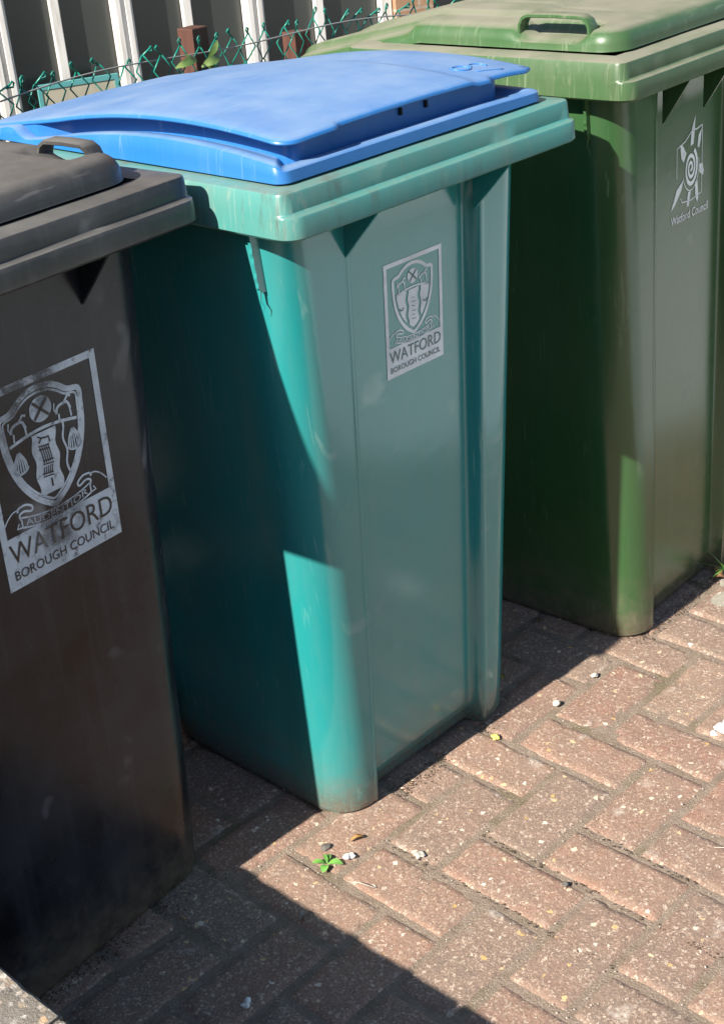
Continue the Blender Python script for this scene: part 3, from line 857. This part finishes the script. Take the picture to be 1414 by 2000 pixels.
bm = bmesh.new(); box(bm, 1.745, 1.93, -.06, .20, 0, 2.3); obj('brick_pier', bm, M_brk, house, smooth=False)
bm = bmesh.new(); box(bm, -3.0, 7.0, .0, .22, 2.3, 5.2); obj('upper_wall', bm, M_brk, house, smooth=False)
def mull(s0, w, dep, name='mullion', grooves=0):
    bm = bmesh.new(); box(bm, s0-w/2, s0+w/2, -dep, .02, .02, 2.3, .003)
    if grooves:
        for g in (-.25, .25): box(bm, s0+g*w-.012, s0+g*w+.012, -dep-.012, -dep-.002, .02, 2.3, .003)
    obj(name, bm, M_white, house, smooth=False)
for s0 in (-1.20, -.60, 0, .52, 1.094): mull(s0, .085, .03, grooves=1)
for s0 in (-.90, -.30, .245, .80, 1.40): mull(s0, .038, .015)
mull(1.715, .05, .03, grooves=0)
bm = bmesh.new(); box(bm, -1.25, 1.72, -.03, .03, 0, .07, .004); obj('sill', bm, M_white, house, smooth=False)
edges = [-1.20, -.90, -.60, -.30, 0, .245, .52, .80, 1.094, 1.40, 1.715]
for e0, e1 in zip(edges, edges[1:]):
    bm = bmesh.new(); box(bm, e0+.004, e1-.004, .025, .031, .06, 2.3); obj('window_pane', bm, M_glass, house, smooth=False)
bm = bmesh.new(); box(bm, 1.935, 4.5, .05, .056, 0, 2.3); obj('window_pane', bm, M_glass, house, smooth=False)
bm = bmesh.new(); box(bm, -3.0, -1.25, .0, .2, 0, 2.3); obj('side_wall', bm, M_brk, house, smooth=False)
bm = bmesh.new(); box(bm, 4.5, 7.0, .0, .2, 0, 2.3); obj('side_wall', bm, M_brk, house, smooth=False)
bm = bmesh.new(); box(bm, -3.0, 7.0, .24, 4.2, 0, 5.2); obj('rear_block', bm, M_brk, house, smooth=False)
# board leaning against the glazing
a = N('board_face'); M_bf = a.set(Base_Color=a.mix(a.noise(8, 3), (.36, .34, .26), (.44, .41, .31)), Roughness=.7)
M_bt = N('board_edging').set(Base_Color=(.10, .34, .34), Roughness=.5)
bd = empty('board', FO+Matrix.Rotation(fa, 3, 'Z') @ Vector((.27, -.10, 0)), fa); tag(bd, 'sand coloured board with pale teal edging leaning on the windows behind the fence', 'board')
bm = bmesh.new(); box(bm, -.155, .150, -.006, .006, 0, .435); obj('panel', bm, M_bf, bd, smooth=False)
bm = bmesh.new()
for b_ in ((-.170, -.155, -.009, .009, 0, .435), (.150, .168, -.009, .009, 0, .435), (-.170, .168, -.009, .009, .435, .455)): box(bm, *b_)
obj('edging', bm, M_bt, bd, smooth=False)

# leafy plant by the stake
M_leaf = leafmat('leaf_green', (.11, .30, .05), (.20, .42, .09)); M_leafd = leafmat('shrub_leaf', (.06, .13, .03), (.22, .30, .09))
def leaf(bm, base, d, upv, L, Wd, cup=.25, droop=.3, n=7):
    d = Vector(d).normalized(); side = d.cross(Vector(upv)).normalized(); upn = side.cross(d); base = Vector(base); rows = []
    for i in range(n+1):
        t = i/n; w = Wd*math.sin(math.pi*min(1, t*.93+.05))**.75*(.6+.5*t if t < .8 else 1); c_ = base+d*L*t+upn*(L*.15*math.sin(t*math.pi)-droop*L*t*t)
        rows.append([bm.verts.new(c_-side*w/2+upn*cup*w*.5), bm.verts.new(c_), bm.verts.new(c_+side*w/2+upn*cup*w*.5)])
    for i in range(n):
        for j in range(2): bm.faces.new((rows[i][j], rows[i][j+1], rows[i+1][j+1], rows[i+1][j]))
pl = empty('garden_plant', (.405, .965, 0)); tag(pl, 'broad leaved green plant growing beside the wooden stake behind the fence', 'plant')
bm = bmesh.new(); tube(bm, [(0, 0, 0), (.01, 0, .5), (.0, 0, .98)], [.006, .005, .002], 6); obj('stem', bm, M_leafd, pl)
for (bx, bz, dx, dz, L, Wd) in ((-.0, 1.005, -1, .05, .055, .018), (.0, .985, -.7, -.45, .045, .026), (.02, 1.0, .25, -.9, .060, .026), (.01, .99, .9, .35, .045, .020), (.02, .97, .1, -1, .06, .03), (-.01, .995, -.5, .8, .030, .014), (.03, 1.005, .5, .7, .034, .015), (0, .93, -1, 0, .08, .04), (.01, .91, 1, .1, .08, .04)):
    bm = bmesh.new(); leaf(bm, (bx, 0, bz), (dx, -.35, dz), (0, -1, .5), L, Wd); obj('leaf', bm, M_leafd, pl)

# unseen leafy block, added left of the drive to shade the low western sky
M_addhedge = leafmat('added_hedge_leaf', (.030, .060, .018), (.055, .095, .030))
added_hedge = empty('added_hedge', (-4.0, 0, 0)); tag(added_hedge, 'unseen dark leafy block left of the low wall, added to cut the low sky', 'added_hedge')
bm = bmesh.new(); rh = random.Random(9); box(bm, -.30, .22, -6.0, 7.5, 0, 2.20); obj('core', bm, M_addhedge, added_hedge, smooth=False)
bm = bmesh.new()
for k in range(9000):
    y = rh.uniform(-6, 7.5); z = rh.uniform(.0, 2.28); x = .22+rh.uniform(0, .07)
    if rh.random() < .15: x = rh.uniform(-.3, .25); z = 2.2+rh.uniform(0, .09)
    d = Vector((rh.uniform(.1, 1), rh.uniform(-1, 1), rh.uniform(-.6, 1))).normalized(); sd_ = d.orthogonal().normalized()*.022; p = Vector((x, y, z))
    vs = [bm.verts.new(q) for q in (p, p+d*.03+sd_, p+d*.065, p+d*.03-sd_)]; bm.faces.new(vs)
obj('foliage', bm, M_addhedge, added_hedge, smooth=False)

# ================================================================== low wall in the foreground left
def aggregate():
    a = N('exposed_aggregate'); c = a.mix(a.noise(25, 4, lo=.3, hi=.7), (.17, .15, .12), (.25, .22, .19))
    for sc_, thr, c1, c2 in ((95, .45, (.55, .50, .43), (.30, .22, .15)), (180, .6, (.62, .58, .52), (.10, .09, .08)), (60, .86, (.55, .30, .10), (.66, .62, .55))):
        v = a.n('ShaderNodeTexVoronoi'); v.inputs['Scale'].default_value = sc_; a.l(a.co(), v.inputs['Vector']); s = a.n('ShaderNodeSeparateColor'); a.l(v.outputs['Color'], s.inputs[0])
        rad = a.math('MULTIPLY', a.math('SUBTRACT', s.outputs[0], thr), .8/(1-thr)); k = a.math('MULTIPLY', a.math('SUBTRACT', rad, v.outputs['Distance']), 9, True)
        c = a.mix(a.math('MULTIPLY', k, .85), c, a.mix(s.outputs[1], c1, c2))
    a.bump(a.noise(170, 5, .7, lo=.2, hi=.8), .9, .003)
    return a.set(Base_Color=c, Roughness=.9)
M_agg = aggregate()
a = N('wall_brick_dark'); M_wd = a.set(Base_Color=a.mix(a.noise(20, 4), (.10, .07, .05), (.16, .12, .09)), Roughness=.9)
WX, WH = -.920, .426
def rough_slab(x0, x1, y0, y1, z0, z1, nx, ny, seed):
    bm = bmesh.new(); box(bm, x0, x1, y0, y1, z0, z1)
    bmesh.ops.subdivide_edges(bm, edges=[e for e in bm.edges if abs(e.verts[0].co.y-e.verts[1].co.y) > .05], cuts=ny, use_grid_fill=True)
    bmesh.ops.subdivide_edges(bm, edges=[e for e in bm.edges if abs(e.verts[0].co.x-e.verts[1].co.x) > .05], cuts=nx, use_grid_fill=True)
    bmesh.ops.bevel(bm, geom=[e for e in bm.edges if len(e.link_faces) == 2 and e.calc_face_angle(0) > .5], offset=.004, segments=2, affect='EDGES')
    for v in bm.verts:
        p = v.co*38+Vector((seed, 0, 0)); v.co += Vector((noise.noise(p), noise.noise(p+Vector((7, 7, 7))), noise.noise(p+Vector((3, 9, 1)))))*.0022
    return bm
wall = empty('garden_wall', (0, 0, 0)); tag(wall, 'low wall with speckled aggregate coping at the lower left, beside the black bin', 'wall')
bm = bmesh.new(); box(bm, WX-.26, WX-.03, -2.2, 1.2, 0, WH-.05, .004); obj('wall_base', bm, M_wd, wall, smooth=False)
for y0, y1, sd in ((-.257, .35, 1), (.362, 1.2, 2), (-.88, -.2572, 3), (-1.6, -.892, 4)):
    obj('coping', rough_slab(WX-.30, WX, y0, y1, WH-.05, WH, 12, 40, sd), M_agg, wall, smooth=False)

# ================================================================== small things on the ground
def gp(x, y, z=.001): return (x, y, z)
weed = empty('weed', (-.283, .072, .001)); tag(weed, 'small four leaved green weed growing in a sunlit paving joint', 'weed')
for an, L, Wd in ((-2.6, .019, .0145), (-1.0, .023, .0150), (.60, .018, .0125), (2.2, .020, .0115)):
    bm = bmesh.new(); d = Vector((math.cos(an), math.sin(an), .30)); leaf(bm, d*.002, d, (0, 0, 1), L, Wd, cup=.18, droop=.20, n=9); o = obj('leaf', bm, M_leaf, weed)
bm = bmesh.new(); leaf(bm, (0, 0, .002), (.4, .6, .9), (0, -.5, 1), .014, .007, n=6); obj('leaf', bm, M_leaf, weed)
tuft = empty('grass_tuft', (.800, .040, 0)); tag(tuft, 'tuft of thin grass blades at the foot of the green bin', 'grass')
rg = random.Random(5)
for k in range(11):
    bm = bmesh.new(); an = math.pi+rg.uniform(-1.2, 1.0); L = rg.uniform(.045, .085); el = rg.uniform(.25, .9); d = Vector((math.cos(an), math.sin(an), 0)); P_ = []
    for i in range(9):
        t = i/8; P_.append(d*L*t*math.cos(el)+Vector((0, 0, L*(t*math.sin(el)*1.3-t*t*.45*math.sin(el)))) + Vector((0, 0, .02)))
    vs = []
    for i, p in enumerate(P_):
        w = .0018*(1-(i/8)**2)+.0002; sdv = Vector((-d.y, d.x, 0)); vs.append((bm.verts.new(p-sdv*w), bm.verts.new(p+sdv*w+Vector((0, 0, .0006)))))
    for i in range(8): bm.faces.new((vs[i][0], vs[i][1], vs[i+1][1], vs[i+1][0]))
    obj('blade', bm, M_leaf, tuft)
M_dry = N('dry_leaf'); M_dry = M_dry.set(Base_Color=M_dry.mix(M_dry.noise(60, 4, lo=.3, hi=.7), (.30, .15, .07), (.45, .28, .14)), Roughness=.7)
M_tan = N('tan_leaf').set(Base_Color=(.62, .38, .14), Roughness=.6)
M_yel = N('yellow_flake').set(Base_Color=(.62, .52, .14), Roughness=.6)
M_pale = N('pale_stone'); M_pale = M_pale.set(Base_Color=M_pale.mix(M_pale.noise(120, 4, lo=.3, hi=.7), (.62, .57, .50), (.42, .38, .32)), Roughness=.8)
M_wp = N('white_flake').set(Base_Color=(.82, .80, .77), Roughness=.7)
M_grey = N('grey_stone').set(Base_Color=(.12, .11, .10), Roughness=.8)
def stone(name, x, y, r, mat, label, cat, flat=.6, grp=None, seed=0, rough=.3):
    bm = bmesh.new(); bmesh.ops.create_icosphere(bm, subdivisions=3, radius=r)
    for v in bm.verts:
        k = 1+rough*noise.noise(v.co*(1.2/r)+Vector((seed, 1, 1)))*1.2+rough*.4*noise.noise(v.co*(3/r)+Vector((seed, 1, 1))); v.co *= k; v.co.z *= flat
        v.co.x *= 1.15
    o = obj(name, bm, mat, loc=(x, y, r*flat*.75)); tag(o, label, cat, grp); return o
stone('pebble', .258, .045, .0066, M_pale, 'round pale pebble in the joint in front of the teal bin', 'pebble', .8, 'pebbles on the paving', 1, .15)
stone('pebble', .369, .044, .0062, M_pale, 'flat whitish pebble on the paving nearest the green bin', 'pebble', .55, 'pebbles on the paving', 2)
stone('pebble', -.256, .100, .0068, M_grey, 'dark grey pebble beside the orange leaf at the foot of the teal bin', 'pebble', .45, 'pebbles on the paving', 3)
stone('pebble', -.100, -.235, .0048, M_grey, 'dark grey pebble in a joint of the sunlit paving, away from the bins', 'pebble', .6, 'pebbles on the paving', 4)
stone('plaster_crumb', -.250, .058, .0070, M_wp, 'white plaster crumb right next to the small green weed', 'crumb', .6, 'white crumbs on the paving', 5, .8)
stone('plaster_crumb', -.549, -.038, .0060, M_wp, 'white crumb lying in the deep shadow in front of the black bin', 'crumb', .5, 'white crumbs on the paving', 6, .9)
stone('plaster_crumb', -.181, -.025, .0065, M_pale, 'flat shell-like pale crumb on the sunlit paving below the teal bin', 'crumb', .3, 'white crumbs on the paving', 7, .9)
stone('plaster_crumb', .374, -.224, .017, M_wp, 'large white chalky lump at the right edge of the paving', 'crumb', .22, 'white crumbs on the paving', 8, .9)
stone('plaster_crumb', .345, -.212, .005, M_wp, 'tiny white bit beside the large chalky lump', 'crumb', .4, 'white crumbs on the paving', 9, .9)
stone('yellow_fleck', .121, .069, .0062, M_yel, 'yellow flake on the paving just outside the shadow of the teal bin', 'flake', .5, None, 10, .8)
def dryleaf(x, y, L, Wd, an, mat, label, z=.004, curl=.4):
    bm = bmesh.new(); leaf(bm, (0, 0, 0), (math.cos(an), math.sin(an), .15), (0, 0, 1), L, Wd, cup=curl, droop=.05, n=9)
    bmesh.ops.solidify(bm, geom=bm.faces, thickness=.0006)
    o = obj('fallen_leaf', bm, mat, loc=(x, y, z)); tag(o, label, 'leaf'); return o
dryleaf(-.226, .078, .024, .010, -.5, M_tan, 'small orange dead leaf on the paving between the weed and the teal bin')
dryleaf(.782, .044, .030, .022, .3, M_dry, 'curled brown dead leaf beside the grass at the foot of the green bin', .008, .8)
dryleaf(.790, .030, .026, .018, 2.2, M_dry, 'second curled brown leaf, the one nearer the paving by the green bin', .006, .7)
dryleaf(.452, .232, .014, .011, .8, M_dry, 'small reddish dead leaf in the shade between the teal and green bins', .003, .5)
dryleaf(.262, .165, .015, .010, 1.0, M_yel, 'yellowish leaf scrap in the shade beside the right corner of the teal bin', .003, .5)
dryleaf(-.396, .016, .020, .012, .1, M_pale, 'pale curled leaf scrap in the shadow between the weed and the black bin', .004, .7)
def straw(pts, label):
    bm = bmesh.new(); tube(bm, pts, .0006, 5); o = obj('straw', bm, M_tan if 0 else M_pale); tag(o, label, 'straw')
straw([(-.292, .018, .003), (-.285, .0, .006), (-.278, -.022, .004)], 'thin dry straw lying in the mossy joint below the weed')
straw([(.13, -.38, .003), (.118, -.385, .008), (.105, -.375, .006), (.098, -.36, .003)], 'curved dry straw at a brick corner of the sunlit paving')
# fine grit strewn over the paving: nobody could count it
bm = bmesh.new(); gr = random.Random(21)
for k in range(2600):
    x = gr.uniform(-.9, 1.1); y = gr.uniform(-.75, .45); r = gr.choice((.0007, .0009, .0011, .0014)) * (1.8 if gr.random() > .985 else 1)
    # gather along the joints
    vs = [bm.verts.new((x+r*a*gr.uniform(.7, 1.3), y+r*b*gr.uniform(.7, 1.3), .0006+r*c*.7)) for a, b, c in ((1, 0, 0), (-1, 0, 0), (0, 1, 0), (0, -1, 0), (0, 0, 1))]
    for f in ((0, 2, 4), (2, 1, 4), (1, 3, 4), (3, 0, 4)): bm.faces.new([vs[i] for i in f])
for k in range(0): pass
bs = bmesh.new()
M_soil = N('soil_crumb').set(Base_Color=(.075, .052, .035), Roughness=.95)
def crumbs(x0, y0, x1, y1, n, spread):
    for k in range(n):
        t = gr.random(); x = lerp(x0, x1, t)+gr.gauss(0, spread); y = lerp(y0, y1, t)+gr.gauss(0, spread)-spread*.4; r = gr.uniform(.0006, .0022)
        vs = [bs.verts.new((x+r*a*gr.uniform(.6, 1.3), y+r*b*gr.uniform(.6, 1.3), .0002+r*c*.8)) for a, b, c in ((1, 0, 0), (-1, 0, 0), (0, 1, 0), (0, -1, 0), (0, 0, 1))]
        for f in ((0, 2, 4), (2, 1, 4), (1, 3, 4), (3, 0, 4)): bs.faces.new([vs[i] for i in f])
crumbs(-.19, .112, .20, .105, 700, .010); crumbs(.50, .05, .86, .06, 500, .010); crumbs(-.80, .19, -.40, .20, 500, .010)
for i, j in ((0, 0), (-2, 2), (-1, 1), (1, 1), (0, 2), (2, 4), (4, 0), (3, -3), (1, -5)):
    p = gpos(i, j); q_ = gpos(i+2, j); crumbs(p.x, p.y, q_.x, q_.y, 60, .003)
tag(obj('soil_crumbs', bs, M_soil, smooth=False), 'dark soil crumbs gathered along the joints and bin feet', kind='stuff')
tag(obj('grit', bm, M_pale, smooth=False), 'fine pale grit strewn over the brick paving', kind='stuff')
